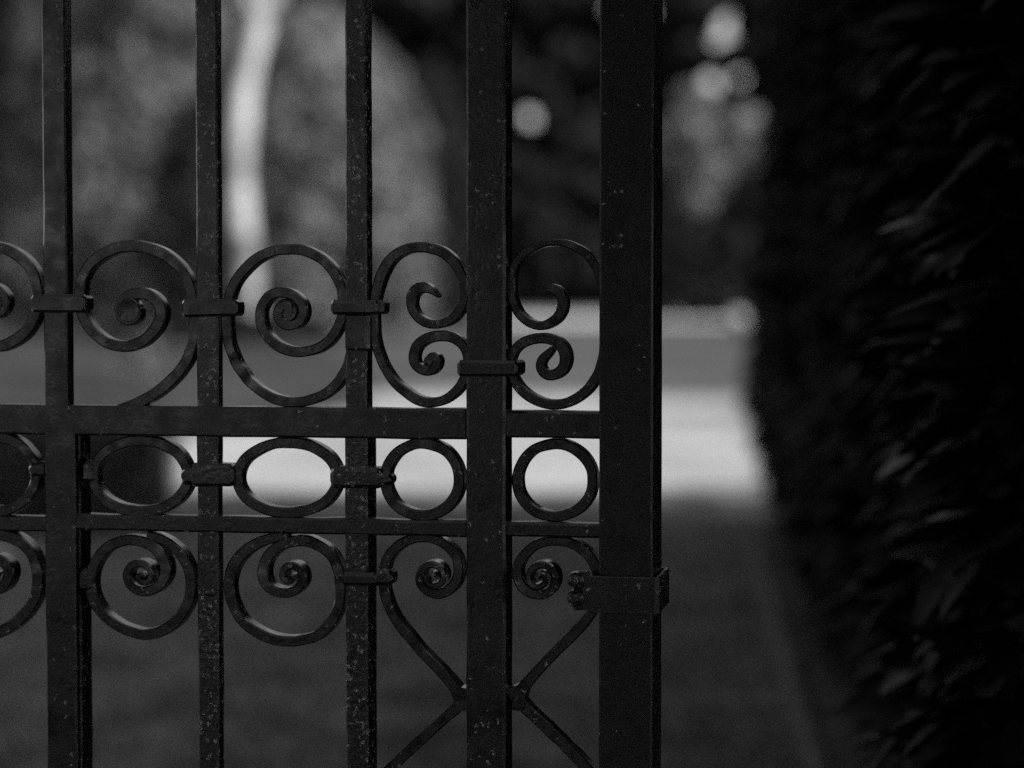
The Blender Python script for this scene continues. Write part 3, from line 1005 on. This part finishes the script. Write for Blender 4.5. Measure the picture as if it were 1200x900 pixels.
x = -50.0
while x < 38:
    broad_tree('dark_bush', 'one of the dark bushes filling in under the far belt of trees', x, FAR - 7 + rng.uniform(-1, 1), 12 + rng.uniform(-1, 2), 3.8, leaves=8000, leaf=1.0, base_z=-3.5, group='dark bushes under the far trees', cl=30, tr=0.12, shell=0.3, cat='bush', do_carve=True)
    broad_tree('dark_bush', 'one of the dark bushes filling in under the far belt of trees', x + 2.1, FAR + 7 + rng.uniform(-1, 1), 13 + rng.uniform(-1, 2), 3.8, leaves=6000, leaf=1.0, base_z=-4.0, group='dark bushes under the far trees', cl=30, tr=0.12, shell=0.2, cat='bush', do_carve=True)
    x += 4.2

# the pale trunk tree
d = on_ground(296, 400)
tree = empty('pale_trunk_tree', (d.x, d.y, 0))
tag(tree, 'tree with a thick pale smooth trunk rising behind the gate bars', 'tree')
D0 = d.y
spine = [(294, 400, 14), (294, 380, 12), (292, 345, 12), (287, 300, 15), (283, 250, 14), (281, 200, 11), (282, 150, 14), (286, 105, 14), (296, 65, 10), (303, 30, 14), (308, -10, 12), (316, -80, 12), (324, -150, 11)]
pts, rad = [], []
for (px, py, w_) in spine:
    p = at_depth(px, py, D0) - Vector((d.x, d.y, 0)); p.z = max(p.z, 0)
    pts.append(tuple(p)); rad.append(w_ / FPX * D0)
tr = tube('trunk', pts, rad, M['pale_bark'], tree, seg=16, wob=0.12)
top = Vector(pts[-1])
for k_ in range(6):
    a = k_ * 1.05
    st = Vector(pts[9 + k_ % 3])
    en = top + Vector((math.cos(a) * 4, math.sin(a) * 4, 3 + k_ * 0.4))
    tube('limb', [st, (st + en) / 2 + Vector((0, 0, 0.6)), en], [0.28, 0.2, 0.07], M['pale_bark'], tr, seg=8)
P_, e = crown_points(4200, (top.x - 1.5, top.y, top.z + 6.5), 6, 6, 3.5, 40, 1.3, 0.3)
quads_mesh('crown', leaf_quads(P_, 0.45, e, 0.6, 0.6), M['pale_leaf'], tree)

# big evergreens behind it
def by_px(px, d_):
    return (px - 600) / FPX * d_
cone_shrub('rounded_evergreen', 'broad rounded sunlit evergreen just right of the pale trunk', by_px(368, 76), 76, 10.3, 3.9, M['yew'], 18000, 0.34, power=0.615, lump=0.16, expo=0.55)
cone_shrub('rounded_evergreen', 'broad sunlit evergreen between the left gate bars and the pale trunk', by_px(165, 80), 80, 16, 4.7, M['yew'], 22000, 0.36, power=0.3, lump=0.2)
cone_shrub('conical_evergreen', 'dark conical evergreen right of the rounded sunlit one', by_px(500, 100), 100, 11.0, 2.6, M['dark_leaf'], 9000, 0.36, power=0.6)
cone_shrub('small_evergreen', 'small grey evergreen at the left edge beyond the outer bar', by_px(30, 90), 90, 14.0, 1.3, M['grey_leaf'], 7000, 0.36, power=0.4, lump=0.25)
broad_tree('pale_tree', 'pale leafy small tree catching light between post and hedge', by_px(822, 120), 120, 11.8, 3.1, M['silver_leaf'], leaves=7000, leaf=0.4, base_z=5.0, cl=16, tr=0.07)
for i, (px, h_) in enumerate(((786, 5.0), (838, 5.6))):
    broad_tree('dark_bush', ('dark bush under the pale tree, next to the post', 'dark bush under the pale tree, next to the hedge')[i], by_px(px, 116), 116, h_, 1.9, M['dark_leaf'], leaves=5000, leaf=0.45, base_z=-1.2, cl=30, tr=0.05, cat='bush')
broad_tree('pale_shrub', 'pale bush showing beside the wide gate stile', by_px(545, 118), 118, 10.8, 1.5, M['silver_leaf'], leaves=2500, leaf=0.3, base_z=6.0, cl=12, tr=0.1, cat='shrub')

# low dark bushes round the foot of the pale trunk, pale plants on the lawn before it
for i, (px, py, h_, r_, lb) in enumerate(((250, 403, 1.0, 1.1, 'low dark bush left of the pale trunk foot'), (300, 402, 0.9, 1.0, 'low dark bush hiding the pale trunk foot'), (190, 404, 0.8, 1.5, 'low dark bush at the foot of the left evergreen'), (355, 401, 0.7, 1.2, 'low dark bush right of the pale trunk foot'))):
    q_ = on_ground(px, py)
    broad_tree('dark_bush', lb, q_.x, q_.y, h_, r_, M['dark_leaf'], leaves=2500, leaf=0.16, base_z=-0.3, cl=20, tr=0.05, cat='bush')
for i, (px, py, h_, r_, lb) in enumerate(((150, 462, 0.85, 0.35, 'pale leafy plant on the lawn left of the second bar'), (184, 458, 1.0, 0.3, 'taller pale leafy plant on the lawn beside the second bar'))):
    q_ = on_ground(px, py)
    broad_tree('pale_plant', lb, q_.x, q_.y, h_, r_, M['silver_leaf'], leaves=500, leaf=0.10, base_z=0.05, cl=10, tr=0.02, cat='plant')

# low clipped box hedge on the left, in front of the drive
bx = on_ground(60, 622)
bh = empty('box_hedge', (bx.x, bx.y + 0.4, 0))
tag(bh, 'low dark clipped box hedge seen through the left rings', 'hedge')
n = 14000
X0, X1, YD, Z1 = on_ground(-260, 622).x - bx.x, on_ground(170, 622).x - bx.x, 0.5, 0.62
f = rng.uniform(0, 1, (n, 3))
side = rng.integers(0, 4, n)
P_ = np.stack([X0 + f[:, 0] * (X1 - X0), (f[:, 1] * 2 - 1) * YD, 0.03 + f[:, 2] * Z1], 1)
N = np.zeros((n, 3))
P_[side == 0, 2] = Z1; N[side == 0] = (0, 0, 1)
P_[side == 1, 1] = -YD; N[side == 1] = (0, -1, 0.2)
P_[side == 2, 1] = YD; N[side == 2] = (0, 1, 0.2)
m3 = (side == 3); P_[m3, 0] = np.where(f[m3, 0] < .5, X0, X1); N[m3] = np.where(f[m3, :1] < .5, [[-1, 0, 0.2]], [[1, 0, 0.2]])
P_ += rng.normal(0, 0.035, (n, 3)); P_[:, 2] = np.maximum(P_[:, 2], 0.03)
quads_mesh('foliage', leaf_quads(P_, 0.055, N, 0.6, 0.6), M['box'], bh)
rounded_box('inner_growth', X0 + .05, X1 - .05, -YD + .06, YD - .06, 0.02, Z1 - .06, 0.02, M['twig'], bh, 0)

# pale round boulder at the end of the far clearing
bp = on_ground(866, 383)
bm = bmesh.new(); bmesh.ops.create_icosphere(bm, subdivisions=3, radius=0.42)
for v in bm.verts:
    v.co *= 1 + 0.16 * noise.noise(v.co * 2.5); v.co.z *= 0.8
me = bpy.data.meshes.new('pale_boulder'); bm.to_mesh(me); bm.free()
me.polygons.foreach_set('use_smooth', [True] * len(me.polygons))
M['boulder'] = mat('pale_rock', 0.36, 0.8, 0.2, dark=0.3, light=0.42, scale=3)
o = link_mesh('pale_boulder', me, M['boulder']); o.location = (bp.x, bp.y, 0.3)
tag(o, 'small pale boulder on the far lawn at the hedge edge', 'boulder')

# ------------------------------------------------------------------ unseen trees, added and sized to keep sun and sky off the gate
shade = [(6.5, -1, 9, 3.8), (7.0, 4.5, 9, 3.6), (7.2, 9.5, 9, 3.5), (13, -4, 14, 5.5), (14.5, 4, 14, 5), (8, -8, 15, 5.5), (2.6, -5.2, 14, 5.2), (-2.8, -5.0, 14, 5.2), (-7, -1.5, 11, 4.0), (-7.8, 4.5, 12, 3.6), (2, -13, 18, 6), (12, -13, 18, 6), (-5, -12, 17, 5)]
for (x, y, h_, r_) in shade:
    broad_tree('added_shade_tree', 'one of the unseen leafy trees added around the gate to shade it', x, y, h_, r_, M['dark_leaf'], 'unseen shade trees added around the gate', 6500, 0.5, base_z=0.8, cl=60, tr=0.3, shell=0.2)
